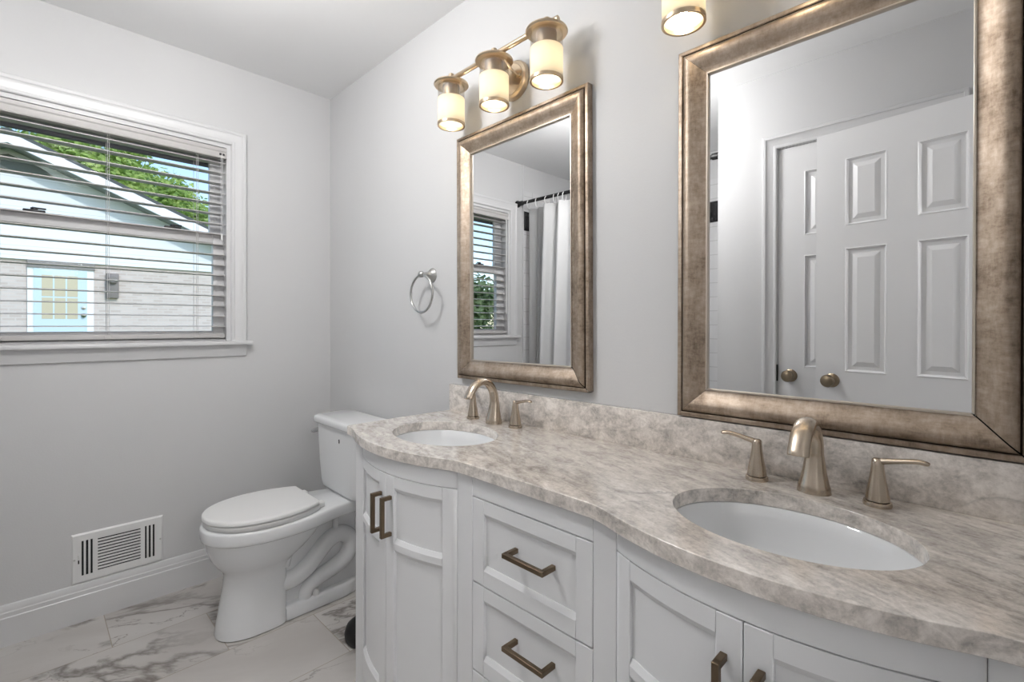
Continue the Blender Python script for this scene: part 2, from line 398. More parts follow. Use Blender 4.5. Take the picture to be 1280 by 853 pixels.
# ------------------------------------------------------------------ window
def casing_ring(b, prof, y0, y1, z0, z1, x=0, sgn=1, sides=('l', 't', 'r')):
    """three-sided mitred casing on the plane X=x; prof = (distance from opening, projection)"""
    path = [(y0, z0, -1, 0), (y0, z1, -1, 1), (y1, z1, 1, 1), (y1, z0, 1, 0)]
    rings = [[Vector((x+sgn*pr, y + sy*w, z + sz*w)) for w, pr in prof] for y, z, sy, sz in path]
    b.loft(rings)
CAS = [(0, 0), (0, .011), (.004, .014), (.012, .014), (.015, .011), (.030, .013), (.046, .018), (.050, .0215), (.061, .0215), (.065, .018), (.065, 0)]
def win():
    frame = MB()
    j = .018
    frame.box((-T, WY0, WZ0), (0, WY0+j, WZ1)).box((-T, WY1-j, WZ0), (0, WY1, WZ1)).box((-T, WY0+j, WZ1-j), (0, WY1-j, WZ1)).box((-T, WY0+j, WZ0), (-.02, WY1-j, WZ0+.012))
    w = struct(frame.build('window_1', 'trim'))
    c = MB(); casing_ring(c, CAS, WY0, WY1, WZ0, WZ1); c.build('window_casing', 'trim', w, angle=25)
    s = MB(); s.box((-.05, WY0-.09, 1.097), (.042, WY1+.09, 1.117), .006, 3); s.build('window_stool', 'trim', w)
    a = MB(); ap = [(0, 1.042), (.010, 1.045), (.013, 1.06), (.018, 1.075), (.018, 1.097), (0, 1.097)]
    a.loft([[Vector((x, y, z)) for x, z in ap] for y in (WY0-.065, WY1+.065)]); a.build('window_apron', 'trim', w, angle=25)
    y0, y1 = WY0+j, WY1-j
    def sash(name, x0, x1, z0, z1, gy0, gy1, gz0, gz1):
        b = MB()
        for lo, hi in (((x0, y0, z0), (x1, gy0, z1)), ((x0, gy1, z0), (x1, y1, z1)), ((x0, gy0, z0), (x1, gy1, gz0)), ((x0, gy0, gz1), (x1, gy1, z1))): b.box(lo, hi, .003)
        o = b.build(name, 'trim', w)
        g = MB(); xm = (x0+x1)/2; g.box((xm-.002, gy0-.004, gz0-.004), (xm+.002, gy1+.004, gz1+.004)); g.build('pane', 'glass', o)
        return o
    sash('upper_sash', -.105, -.075, 1.59, WZ1-j, -1.335, -.563, 1.64, 1.985)
    lo = sash('lower_sash', -.072, -.042, WZ0+.012, 1.634, -1.322, -.557, 1.165, 1.584)
    for y in (-1.165, -.715):
        b = MB(); b.box((-.066, y-.032, 1.634), (-.046, y+.032, 1.643), .003).lathe([(.011, 1.643), (.011, 1.650), (.006, 1.653)], 16, at=(-.056, y, 0)).box((-.053, y-.002, 1.645), (-.046, y+.034, 1.652), .002)
        b.build('sash_lock', 'lockm', w)
    st = MB(); sx0, sx1 = -.137, -.115
    for lo_, hi_ in (((sx0, y0, 1.965), (sx1, y1, WZ1-j)), ((sx0, y0, WZ0), (sx1, y0+.02, 1.965)), ((sx0, y1-.02, WZ0), (sx1, y1, 1.965))): st.box(lo_, hi_, .003)
    st.build('storm_frame', 'storm', w)
win()

# ------------------------------------------------------------------ doors
def six_panel(b, x0, z0, w, h, y, dirn):
    """moulded six panel face on plane y, outward = dirn (sign on y)"""
    st, mid, pw = .112*w/.62, .095*w/.62, 0
    pw = (w-2*st-mid)/2
    xs = [0, st, st+pw, st+pw+mid, w-st, w]
    zs = [0, .235, .80, .985, 1.52, 1.615, h-.125, h]
    def V(x, z, d): return Vector((x0+x, y+dirn*d, z0+z))
    for i in range(5):
        for k in range(7):
            a0, a1, c0, c1 = xs[i], xs[i+1], zs[k], zs[k+1]
            if i in (1, 3) and k in (1, 3, 5):
                loops = []
                for ins, d in ((0, 0), (.004, .002), (.012, -.008), (.026, -.0085), (.045, -.001), (.046, -.001)):
                    loops.append([V(a0+ins, c0+ins, d), V(a1-ins, c0+ins, d), V(a1-ins, c1-ins, d), V(a0+ins, c1-ins, d)])
                vs = [[b.bm.verts.new(p) for p in lp] for lp in loops]
                for u, v in zip(vs, vs[1:]):
                    for q in range(4): b.bm.faces.new((u[q], u[(q+1) % 4], v[(q+1) % 4], v[q]))
                b.bm.faces.new(vs[-1])
            else:
                b.bm.faces.new([b.bm.verts.new(V(*p)) for p in ((a0, c0, 0), (a1, c0, 0), (a1, c1, 0), (a0, c1, 0))])
def knob(parent, x, y, z, d, nm='door_knob'):
    b = MB(); prof = [(.030, 0), (.031, .004), (.026, .009), (.011, .012), (.010, .028), (.018, .032), (.026, .042), (.028, .052), (.024, .062), (.012, .067), (.001, .068)]
    b.lathe([(r, d*h) for r, h in prof], 28, 'Y', (x, y, z)); return b.build(nm, 'knob', parent)
def door_slab(name, x0, w, z0, h, y0, y1, parent=None):
    b = MB(); six_panel(b, x0, z0, w, h, y1, 1); six_panel(b, x0, z0, w, h, y0, -1)
    e = [((x0, y0), (x0, y1)), ((x0+w, y0), (x0+w, y1))]
    for (xa, ya), (xb, yb) in e: b.add([(xa, ya, z0), (xb, yb, z0), (xb, yb, z0+h), (xa, ya, z0+h)], [(0, 1, 2, 3)])
    for z in (z0, z0+h): b.add([(x0, y0, z), (x0+w, y0, z), (x0+w, y1, z), (x0, y1, z)], [(0, 1, 2, 3)])
    bmesh.ops.remove_doubles(b.bm, verts=list(b.bm.verts), dist=1e-5)
    return b.build(name, 'door', parent, angle=12)
d1 = struct(door_slab('door_1', CX0+.004, CX1-CX0-.008, .012, 2.047, DY-.042, DY-.004))
knob(d1, 1.905, DY-.004, .955, 1)
b = MB(); b.box((1.842, DY-.006, .93), (1.850, DY+.004, 1.0), .001).lathe([(.005, .925), (.005, 1.005)], 12, at=(1.848, DY+.005, 0)); b.build('hinge', 'black', d1)
def door_casing(nm, x0, x1, zt, y):
    b = MB(); path = [(x0, 0, -1, 0), (x0, zt, -1, 1), (x1, zt, 1, 1), (x1, 0, 1, 0)]
    b.loft([[Vector((x + sx*w, y+pr, z + sz*w)) for w, pr in CAS] for x, z, sx, sz in path])
    return struct(b.build(nm, 'trim', angle=25))
door_casing('trim_3', CX0, CX1, CZ, DY)
sbox('trim_4', 'trim', ((CX0, DY-.11, 0), (CX0+.003, DY, CZ)), ((CX1-.003, DY-.11, 0), (CX1, DY, CZ)), ((CX0, DY-.11, CZ-.003), (CX1, DY, CZ)))
# entry door, swung open along the closet wall
d2 = struct(door_slab('door_2', 0, .62, 0, 2.03, -.035, 0))
knob(d2, .065, 0, .945, 1); knob(d2, .065, -.035, .945, -1)
b = MB(); b.box((-.002, -.028, .915), (.001, -.007, .975), .0008); b.build('latch_plate', 'knob', d2)
DOOR_P, DOOR_A = Vector((2.035, -1.338, .012)), .1415
d2.location = DOOR_P; d2.rotation_euler = (0, 0, DOOR_A)
sbox('trim_5', 'trim', ((RX-.002, EY0, 0), (RX+.112, EY0+.015, EZ)), ((RX-.002, EY1-.015, 0), (RX+.112, EY1, EZ)), ((RX-.002, EY0+.015, EZ-.015), (RX+.112, EY1-.015, EZ)))

# ------------------------------------------------------------------ vanity
CY = -.437; CR = .058
BAYS = [(1.19, 1.667), (2.122, 2.60)]
def arc(x, c, h, s):
    d = abs(x-c)
    if d >= h: return 0
    R = (h*h+s*s)/(2*s); return math.sqrt(max(R*R-d*d, 0))-(R-s)
def sag(x): return sum(arc(x, (a+b_)/2, (b_-a)/2, CR) for a, b_ in BAYS)
def on_front(v): return Vector((v[0], CY - sag(v[0]) + v[1], v[2]))       # local y: 0 = face, + = into the cabinet
VX0, VX1, VTOP = 1.145, 2.645, .836
van = thing('vanity_cabinet', 'long white vanity cabinet with two bowed door bays and a drawer stack', 'vanity')
b = MB()
xs = [VX0+.0205 + (VX1-VX0-.041)*k/120 for k in range(121)]
poly = [(x, CY-sag(x)+.0235) for x in xs] + [(VX1-.0205, -.004), (VX0+.0205, -.004)]
b.prism(poly, .10, .66); b.build('carcass', 'cabinet', van)
b = MB(); b.box((VX0, CY+.0205, 0), (VX0+.02, -.003, VTOP), .001); b.build('side_panel', 'cabinet', van)
b = MB(); b.box((VX1-.02, CY+.0205, 0), (VX1, -.003, VTOP), .001); b.build('side_panel', 'cabinet', van)
b = MB(); b.box((VX0+.03, CY+.07, 0), (VX1-.03, CY+.085, .11)); b.build('toe_kick', 'cabinet', van)
for x0, x1 in ((VX0, 1.19), (1.667, 1.723), (2.072, 2.122), (2.60, VX1)):
    b = MB(); b.box((x0, 0, 0), (x1, .02, VTOP), .0012, 1, fn=on_front); b.build('stile', 'cabinet', van)
for x0, x1, z0 in ((1.19, 1.667, .792), (1.723, 2.072, .790), (2.122, 2.60, .792)):
    n = 1 if x0 == 1.723 else 28
    b = MB(); b.box((x0+.0006, .0006, z0), (x1-.0006, .02, VTOP), .0008, 1, fn=on_front, cuts=(0, n) if n > 1 else None); b.build('top_rail', 'cabinet', van)
    b = MB(); b.box((x0+.0006, .0006, .085), (x1-.0006, .02, .135), .0008, 1, fn=on_front, cuts=(0, n) if n > 1 else None); b.build('bottom_rail', 'cabinet', van)
def slab_front(name, x0, x1, z0, z1, sw, rails, curved):
    cut = (0, 22) if curved else None
    p = MB(); p.box((x0+.004, .009, z0+.004), (x1-.004, .022, z1-.004), fn=on_front, cuts=cut); d = p.build(name, 'cabinet', van)
    for a, c in ((x0, x0+sw), (x1-sw, x1)):
        s = MB(); s.box((a, 0, z0), (c, .018, z1), .0012, 1, fn=on_front, cuts=(0, 3) if curved else None); s.build('stile', 'cabinet', d)
    for a, c, be0, be1 in rails:                      # a..c heights; bevel towards the panel at the bottom / top
        prof = [(.016, a), (.007 if be0 else .0003, a), (.0003, a+(.011 if be0 else 0)), (.0003, c-(.011 if be1 else 0)), (.007 if be1 else .0003, c), (.016, c)]
        n = 22 if curved else 1; X0, X1 = x0+sw+.0005, x1-sw-.0005
        r = MB(); r.loft([[on_front((X0+(X1-X0)*k/n, dy, z)) for dy, z in prof] for k in range(n+1)]); r.build('rail', 'cabinet', d, angle=25)
    return d
def pull(parent, p0, p1, out):
    """square bar pull between two foot points"""
    p0, p1, out = Vector(p0), Vector(p1), Vector(out); t = (p1-p0).normalized(); o = out.normalized(); s = t.cross(o); L = out.length; r = .0052
    b = MB()
    def bar(a, c, u, v):
        b.loft([[q + u*sx*r + v*sy*r for sx, sy in ((-1, -1), (1, -1), (1, 1), (-1, 1))] for q in (a, c)])
    bar(p0+o*L-t*r, p1+o*L+t*r, o, s)
    bar(p0-o*.004, p0+o*L, t, s); bar(p1-o*.004, p1+o*L, t, s)
    return b.build('handle', 'bronze', parent, bevel=.0012)
g = .0018
DZ0, DZ1 = .138, .7902
for (a, e), side in zip(BAYS, (0, 1)):
    mid = (a+e)/2
    for x0, x1, hx in ((a+g, mid-g/2, mid-.026), (mid+g/2, e-g, mid+.024)):
        d = slab_front('door', x0, x1, DZ0, DZ1, .037, [(DZ0, .205, False, True), (.583, .622, True, True), (.748, DZ1, True, False)], True)
        y = CY-sag(hx)
        pull(d, (hx, y+.004, .633), (hx, y+.004, .731), (0, -.030, 0))
for z0, z1 in ((.588, .788), (.378, .586), (.138, .376)):
    d = slab_front('drawer', 1.723+g, 2.072-g, z0+g/2, z1-g/2, .039, [(z0+g/2, z0+.046, False, True), (z1-.042, z1-g/2, True, False)], False)
    zc = .702 if z0 > .5 else (.502 if z0 > .3 else .27)
    pull(d, (1.862, CY+.009, zc), (1.968, CY+.009, zc), (0, -.036, 0))

# countertop, backsplash, sinks
SINKS = [(1.408, -.28), (2.352, -.28)]; SA, SB = .187, .142
TX0, TX1 = 1.100, 2.652
def top_front(x): return -.4475 - sum(arc(x, c, .262, .060) for c in (1.408, 2.352))
def top_outline():
    xs = [TX0 + (TX1-TX0)*k/200 for k in range(201)]; ys = [top_front(x) for x in xs]
    for _ in range(14): ys = [ys[0]] + [(ys[i-1]+2*ys[i]+ys[i+1])/4 for i in range(1, len(ys)-1)] + [ys[-1]]
    P = list(zip(xs, ys)); P[0] = (TX0+.006, ys[0]); P[-1] = (TX1-.006, ys[-1])
    return P + [(TX1, ys[-1]+.008), (TX1, -.002), (TX0, -.002), (TX0, ys[0]+.008)]
bm = bmesh.new()
def loop(pts):
    vs = [bm.verts.new((x, y, .838)) for x, y in pts]
    return [bm.edges.new((vs[i], vs[(i+1) % len(vs)])) for i in range(len(vs))]
ed = loop(top_outline())
for cx, cy in SINKS: ed += loop(ell(cx, cy, SA, SB, 72))
bmesh.ops.triangle_fill(bm, edges=ed, use_beauty=True)
r = bmesh.ops.extrude_face_region(bm, geom=list(bm.faces))
for v in r['geom']:
    if isinstance(v, bmesh.types.BMVert): v.co.z = .866
mb = MB(); mb.merge(bm)
ct = tag(mb.build('countertop', 'stone', None, bevel=.0035), 'veined grey-beige stone countertop with a wavy front and two oval cutouts', 'countertop')
b = MB(); b.box((1.097, -.022, .866), (2.640, -.001, .967), .0015)
tag(b.build('backsplash', 'stone'), 'grey stone backsplash strip standing along the wall behind the faucets', 'backsplash')
def make_sink():
    t = thing('sink_basin', '', 'sink')
    prof = [(1.0, 0.0), (1.06, -.001), (1.075, -.004), (1.06, -.012), (1.02, -.018), (.985, -.045), (.93, -.085), (.80, -.122), (.55, -.145), (.25, -.155), (.11, -.157)]
    b = MB(); b.loft([[Vector((x, y, z)) for x, y in ell(0, 0, SA*f, SB*f, 64)] for f, z in [(1.02, -.0005), (1.0, -.002), (.985, -.03), (.94, -.075), (.82, -.115), (.6, -.138), (.3, -.150), (.12, -.152)]] , cap=False)
    b.loft([[Vector((x, y, z)) for x, y in ell(0, 0, SA*f, SB*f, 64)] for f, z in [(1.02, -.0005), (1.10, -.0006), (1.10, -.014), (1.03, -.04), (.98, -.085), (.84, -.13), (.6, -.152), (.12, -.166)]], cap=False)
    b.build('bowl', 'sinkware', t, angle=60)
    b = MB(); b.lathe([(.024, -.152), (.024, -.150), (.019, -.1495), (.014, -.1515), (.001, -.1515)], 28); b.build('drain', 'satin', t)
    return t
s0 = make_sink(); s0.location = (*SINKS[0], .838); s0['label'] = 'white oval undermount sink at the toilet end of the counter'
s1 = copy_tree(s0); s1.location = (*SINKS[1], .838); s1['label'] = 'white oval undermount sink at the right, nearest the camera'
for s in (s0, s1): s['group'] = 'sinks in the counter'

def make_faucet():
    t = thing('widespread_faucet', '', 'faucet')
    path = [(0, 0, 0), (0, 0, .012), (0, .002, .04), (0, .003, .075), (0, -.006, .112), (0, -.030, .138), (0, -.060, .1435), (0, -.090, .128), (0, -.110, .100), (0, -.113, .092)]
    wid = [.030, .0285, .0215, .0165, .0165, .0175, .018, .0185, .0185, .018]
    dep = [.027, .026, .0195, .0145, .0125, .012, .0118, .0112, .0105, .010]
    b = MB(); b.tube(path, wid, 28, flat=[d/w for d, w in zip(dep, wid)], up=Vector((0, -1, 0)), smooth=6); b.build('spout', 'nickel', t, angle=50)
    def handle(x, ang):
        h = thing_part('handle', t, (x, .0, 0), ang)
        b = MB(); b.lathe([(.0225, 0), (.0225, .005), (.021, .008), (.0185, .0095)], 28); b.build('base_ring', 'nickel', h)
        b = MB(); b.lathe([(.0178, .0095), (.0178, .0105)], 28); b.build('shadow_ring', 'dark', h)
    return t, handle
def make_handle(parent, x, ang):
    b = MB()
    b.lathe([(.0192, .0105), (.0186, .016), (.0165, .030), (.0132, .048), (.0108, .064), (.0098, .076), (.0090, .0845), (.0060, .087), (.001, .087)], 28)
    b.tube([(-.004, 0, .079), (.010, 0, .083), (.026, 0, .0865), (.042, 0, .090), (.058, 0, .0925), (.070, 0, .0915), (.074, 0, .0905)], [.0068, .0068, .0066, .0066, .007, .0068, .004], 16, flat=[.9, .85, .75, .7, .65, .62, .6], up=Vector((0, 0, 1)), smooth=4)
    h = b.build('handle', 'nickel', parent, angle=50); h.location = (x, 0, 0); h.rotation_euler = (0, 0, ang)
    c = MB(); c.lathe([(.0222, 0), (.0226, .003), (.0215, .008), (.0195, .0092)], 28); c.build('base_ring', 'nickel', h)
    c = MB(); c.lathe([(.0184, .0088), (.0184, .0108)], 28); c.build('seam_ring', 'dark', h)
def make_faucet2(lever_l, lever_r, loc, label):
    t = thing('widespread_faucet', label, 'faucet', loc, 'faucets behind the sinks')
    path = [(0, 0, 0), (0, 0, .012), (0, .002, .04), (0, .003, .075), (0, -.006, .112), (0, -.030, .138), (0, -.060, .1435), (0, -.090, .128), (0, -.110, .100), (0, -.113, .092)]
    wid = [.030, .0285, .0215, .0165, .0165, .0175, .018, .0185, .0185, .018]
    dep = [.027, .026, .0195, .0145, .0125, .012, .0118, .0112, .0105, .010]
    b = MB(); b.tube(path, wid, 28, flat=[d/w for d, w in zip(dep, wid)], up=Vector((0, -1, 0)), smooth=6); b.build('spout', 'nickel', t, angle=50)
    make_handle(t, -.107, lever_l); make_handle(t, .102, lever_r)
    return t
make_faucet2(math.radians(140), math.radians(-3), (1.409, -.075, .866), 'brushed nickel faucet with arched spout behind the far sink, nearest the toilet')
make_faucet2(math.radians(183), math.radians(-6), (2.350, -.079, .866), 'brushed nickel two-lever faucet behind the near sink')

# ------------------------------------------------------------------ mirrors
def make_mirror(w, h):
    t = thing('framed_mirror', '', 'mirror')
    # profile: (distance inward from outer edge, depth off wall)
    P = [(0, 0), (0, .021), (.0015, .023), (.008, .0235), (.0095, .022), (.0098, .018), (.0115, .018), (.012, .024), (.016, .029), (.022, .031), (.029, .029), (.038, .023), (.047, .0165), (.054, .0135), (.0575, .013), (.058, .0155), (.0605, .0155), (.0615, .0135), (.0615, .002)]
    P = [(d*1.19, y) for d, y in P]
    mi = [0, 0, 0, 0, 1, 1, 1, 0, 0, 0, 0, 0, 0, 0, 0, 2, 2, 2]
    corners = [(-1, -1), (1, -1), (1, 1), (-1, 1)]
    for k in range(4):
        (ax, az), (cx, cz) = corners[k], corners[(k+1) % 4]
        b = MB()
        A = [Vector((ax*(w/2-d), -y, az*(h/2-d))) for d, y in P]; B = [Vector((cx*(w/2-d), -y, cz*(h/2-d))) for d, y in P]
        t_ = (B[0]-A[0]).normalized()*.0003
        va = [b.bm.verts.new(p+t_*(10 if k == 1 else 1)) for p in A]; vb = [b.bm.verts.new(p-t_) for p in B]
        for i in range(len(P)-1):
            f = b.bm.faces.new((va[i], va[i+1], vb[i+1], vb[i])); f.material_index = mi[i]
        b.build('frame_rail', 'frame', t, angle=40, mats=['groove', 'bead'])
    e = .0708; q = MB(); q.add([(-w/2+e, -.008, -h/2+e), (w/2-e, -.008, -h/2+e), (w/2-e, -.008, h/2-e), (-w/2+e, -.008, h/2-e)], [(0, 1, 2, 3)])
    e = .069; q.box((-w/2+e, -.0078, -h/2+e), (w/2-e, -.001, h/2-e), mi=1)
    e = .004; q.box((-w/2+e, -.005, -h/2+e), (-w/2+.068, -.001, h/2-e), mi=1).box((w/2-.068, -.005, -h/2+e), (w/2-e, -.001, h/2-e), mi=1).box((-w/2+.068, -.005, -h/2+e), (w/2-.068, -.001, -h/2+.068), mi=1)
    q.build('mirror_glass', 'mirror', t, smooth=False, mats=['dark'])
    return t
MW = .614
m0 = make_mirror(MW, .913); m0.location = (1.452, -.0012, 1.4525); m0.rotation_euler = (0, -.0075, 0)
m0['label'] = 'champagne framed mirror above the far sink, reflecting the shower curtain'
m1 = copy_tree(m0); m1.location = (2.342, -.0012, 1.4265); m1.rotation_euler = (0, 0, 0); m1['label'] = 'champagne framed mirror above the near sink, reflecting the white panelled doors'
for q in (m0, m1): q['group'] = 'framed mirrors on the vanity wall'

# ------------------------------------------------------------------ vanity lights
def make_light():
    t = thing('vanity_light', '', 'light fixture')
    b = MB(); b.lathe([(.066, 0), (.066, -.010), (.062, -.016), (.052, -.018), (.050, -.021), (.001, -.021)], 48, 'Y'); b.build('backplate', 'brass', t)
    BYY, BZ = -.100, .052
    for sx in (-.038, .038):
        a = MB(); pts = [(sx, -.018, .0), (sx, -.030, -.001), (sx, -.050, .003), (sx, -.075, .017), (sx, -.093, .034), (sx, -.099, .052)]
        a.tube(pts, .0042, 12, smooth=5).box((sx-.009, -.030, -.006), (sx+.009, -.017, .006), .002); a.build('arm', 'brass', t)
    b = MB(); b.lathe([(.001, -.272), (.0085, -.2715), (.0085, .2715), (.001, .272)], 20, 'X', (0, BYY, BZ), cap=False); b.build('crossbar', 'brass', t)
    for sx in (-.2275, 0, .2275):
        at = (sx, BYY, 0)
        sh = MB(); R = .0485
        sh.lathe([(R, -.108), (R, -.020), (R-.003, -.020), (R-.003, -.108), (R, -.108)], 40, at=at, cap=False); s = sh.build('shade', 'frosted', t, angle=60)
        c = MB(); c.lathe([(R, -.020), (R, .028), (R-.002, .028), (R-.002, -.020)], 40, at=at, cap=False); c.build('glass_collar', 'clear', s, angle=60)
        c = MB(); c.lathe([(R+.001, -.118), (R+.0015, -.117), (R+.0015, -.108), (R-.0045, -.108), (R-.0045, -.117), (R+.001, -.118)], 40, at=at, cap=False); c.build('rim', 'brass', s)
        c = MB(); c.lathe([(.060, .026), (.063, .030), (.062, .034), (.040, .038), (.015, .042), (.010, .044), (.010, .070), (.006, .073), (.001, .073)], 36, at=at); c.build('cap', 'brass', s)
        c = MB(); c.lathe([(.030, .028), (.030, -.016), (.024, -.022), (.014, -.022)], 28, at=at, cap=False); c.build('socket', 'brass', s)
        c = MB(); c.lathe([(.001, -.092), (.008, -.090), (.0145, -.082), (.0165, -.073), (.0145, -.062), (.010, -.050), (.009, -.020)], 20, at=at); c.build('bulb', 'bulb', s)
    return t
l0 = make_light(); l0.location = (1.434, 0, 2.034); l0['label'] = 'three-light brushed fixture above the far mirror, all shades in view'
l1 = copy_tree(l0); l1.location = (2.312, 0, 2.021); l1['label'] = 'matching fixture above the near mirror, only one shade bottom showing'
for q in (l0, l1): q['group'] = 'fixtures over the mirrors'

# ------------------------------------------------------------------ toilet
TXC = .508
toi = thing('toilet', 'white two-piece toilet with closed lid between the wall and the vanity', 'toilet')
def egg(yf, yb, w, z, n=48, pf=2.2, pb=2.6, ysplit=None):
    """plan outline: front tip at yf, back at yb, half width w"""
    ys = ysplit if ysplit is not None else yb + (yf-yb)*.45
    out = []
    for k in range(n):
        a = 2*PI*k/n; c, s = math.cos(a), math.sin(a)
        p = pf if s < 0 else pb
        x = w*math.copysign(abs(c)**(2/p), c); y = (ys-yf)*math.copysign(abs(s)**(2/p), s) if s < 0 else (yb-ys)*abs(s)**(2/p)
        out.append(Vector((TXC+x, ys+y, z)))
    return out
b = MB()
b.loft([egg(-.660, -.45, .080, 0, pb=5), egg(-.660, -.45, .080, .0035, pb=5), egg(-.682, -.44, .098, .004, pb=5), egg(-.682, -.44, .098, .012, pb=5), egg(-.676, -.44, .095, .05, pb=5), egg(-.664, -.44, .092, .12, pb=5), egg(-.654, -.44, .091, .18, pb=5), egg(-.650, -.44, .092, .222, pb=5), egg(-.656, -.43, .100, .245, pb=4),
        egg(-.674, -.40, .120, .265), egg(-.695, -.36, .143, .298), egg(-.708, -.32, .158, .335), egg(-.713, -.29, .166, .372), egg(-.715, -.28, .169, .384)], cap=True)
# rim band and deck running back under the tank
def rim(z, ins):
    pts = []
    for k in range(49):                                 # front half, left to right
        a = PI + PI*k/48; c, s = math.cos(a), math.sin(a)
        pts.append(Vector((TXC + (.180-ins)*math.copysign(abs(c)**(2/2.25), c), -.475 + (.253-ins)*math.copysign(abs(s)**(2/2.25), s), z)))
    for x, y in ((.178, -.43), (.171, -.38), (.156, -.32), (.138, -.27), (.125, -.22), (.118, -.15), (.112, -.05), (.10, -.035)): pts.append(Vector((TXC+x-ins, y, z)))
    for x, y in ((.10, -.035), (.112, -.05), (.118, -.15), (.125, -.22), (.138, -.27), (.156, -.32), (.171, -.38), (.178, -.43)): pts.append(Vector((TXC-x+ins, y, z)))
    return pts
b.loft([rim(.376, .010), rim(.381, .002), rim(.387, 0), rim(.420, 0), rim(.427, .003), rim(.430, .009)])
# web behind the pedestal, sloping rib and rear foot
def slab(poly, hw0):
    b.loft([[Vector((TXC+s*hw0, y, z)) for y, z in poly] for s in (-1, 1)])
slab([(-.45, .003), (-.14, .003), (-.125, .10), (-.14, .32), (-.06, .380), (-.40, .380), (-.46, .22)], .046)
def foot(z, ins): return [Vector((TXC+x, y, z)) for x, y in ((-.088+ins, -.45), (-.084+ins, -.20), (-.072+ins, -.15), (-.045, -.122+ins), (0, -.112+ins), (.045, -.122+ins), (.072-ins, -.15), (.084-ins, -.20), (.088-ins, -.45))]
b.loft([foot(0, .02), foot(.0035, .02), foot(.004, .001), foot(.010, 0), foot(.046, .002), foot(.056, .010), foot(.058, .02)])
for s in (-1, 1):
    b.tube([(TXC+s*.090, -.385, .384), (TXC+s*.078, -.412, .33), (TXC+s*.068, -.436, .275), (TXC+s*.064, -.452, .22)], [.026, .022, .02, .02], 12, smooth=4)
    b.tube([(TXC+s*.046, -.47, .150), (TXC+s*.050, -.41, .152), (TXC+s*.054, -.355, .180), (TXC+s*.056, -.31, .225), (TXC+s*.056, -.265, .265), (TXC+s*.056, -.215, .278), (TXC+s*.054, -.172, .252), (TXC+s*.054, -.165, .205), (TXC+s*.055, -.19, .165), (TXC+s*.055, -.24, .140), (TXC+s*.055, -.30, .122), (TXC+s*.054, -.35, .095), (TXC+s*.052, -.365, .05)],
           [.038, .038, .037, .036, .036, .036, .036, .036, .036, .035, .033, .030, .026], 18, smooth=5)
b.tube([(TXC+.056, -.232, .27), (TXC+.056, -.232, .384)], .013, 12)
b.build('bowl', 'porcelain', toi, angle=50)
def seat_out(z, ins=0, tip=-.722, back=-.338, w=.176):
    pts = []
    for k in range(49):
        a = PI + PI*k/48; c, s = math.cos(a), math.sin(a)
        pts.append(Vector((TXC + (w-ins)*math.copysign(abs(c)**(2/2.15), c), -.500 + (-.500-tip-ins)*math.copysign(abs(s)**(2/2.15), s), z)))
    side = ((.1745, -.46), (.163, -.41), (.146, -.365), (.132, back), (.127, back+.005))
    for x, y in side: pts.append(Vector((TXC+x-ins, y-ins*.5, z)))
    for x, y in reversed(side): pts.append(Vector((TXC-x+ins, y-ins*.5, z)))
    return pts
b = MB(); b.loft([seat_out(.432, .004, -.718), seat_out(.435, .001, -.718), seat_out(.449, .001, -.718), seat_out(.452, .005, -.718)]); b.build('seat', 'plastic', toi, angle=50)
b = MB(); b.loft([seat_out(.4545, .004), seat_out(.457, .0), seat_out(.466, 0), seat_out(.471, .004), seat_out(.4725, .012), seat_out(.4735, .04)]); b.build('lid', 'plastic', toi, angle=50)
for s in (-1, 1):
    b = MB(); b.box((TXC+s*.088-.019, -.336, .430), (TXC+s*.088+.019, -.300, .453), .006, 3); b.build('seat_hinge', 'plastic', toi)
    c = MB(); c.lathe([(.014, .055), (.0135, .072), (.010, .081), (.001, .084)], 20, at=(TXC+s*.068, -.325, 0)); c.build('bolt_cap', 'plastic', toi)
def rrect(x0, x1, y0, y1, z, r, n=6):
    pts = []
    for cx, cy, a0 in ((x1-r, y1-r, 0), (x0+r, y1-r, PI/2), (x0+r, y0+r, PI), (x1-r, y0+r, 3*PI/2)):
        for k in range(n+1): pts.append(Vector((cx+r*math.cos(a0+PI/2*k/n), cy+r*math.sin(a0+PI/2*k/n), z)))
    return pts
b = MB()
b.loft([rrect(TXC-.155, TXC+.155, -.180, -.045, .430, .04), rrect(TXC-.172, TXC+.172, -.197, -.038, .435, .05), rrect(TXC-.181, TXC+.181, -.204, -.032, .447, .05), rrect(TXC-.186, TXC+.186, -.207, -.03, .47, .05), rrect(TXC-.198, TXC+.198, -.209, -.03, .56, .045), rrect(TXC-.214, TXC+.214, -.210, -.03, .70, .045), rrect(TXC-.216, TXC+.216, -.210, -.03, .732, .045)])
b.build('tank', 'porcelain', toi, angle=50)
b = MB(); b.loft([rrect(TXC-.217, TXC+.217, -.213, -.024, .730, .045), rrect(TXC-.229, TXC+.229, -.224, -.018, .737, .05), rrect(TXC-.231, TXC+.231, -.226, -.016, .742, .052), rrect(TXC-.231, TXC+.231, -.226, -.016, .757, .052), rrect(TXC-.227, TXC+.227, -.222, -.019, .764, .05), rrect(TXC-.216, TXC+.216, -.212, -.029, .767, .045)])
b.build('tank_lid', 'porcelain', toi, angle=50)
b = MB(); b.lathe([(.016, .004), (.016, -.010), (.012, -.016), (.001, -.017)], 18, 'X', (TXC-.214, -.165, .690)).tube([(TXC-.226, -.165, .690), (TXC-.232, -.185, .688), (TXC-.232, -.205, .684), (TXC-.231, -.218, .682)], [.009, .010, .010, .007], 12)
b.build('flush_lever', 'chrome', toi)
b = MB(); b.lathe([(.001, -.2102), (.006, -.2100), (.0065, -.207)], 20, 'Y', (TXC+.042, 0, .678), sy=1.7, cap=False); b.build('badge', 'dark', toi)

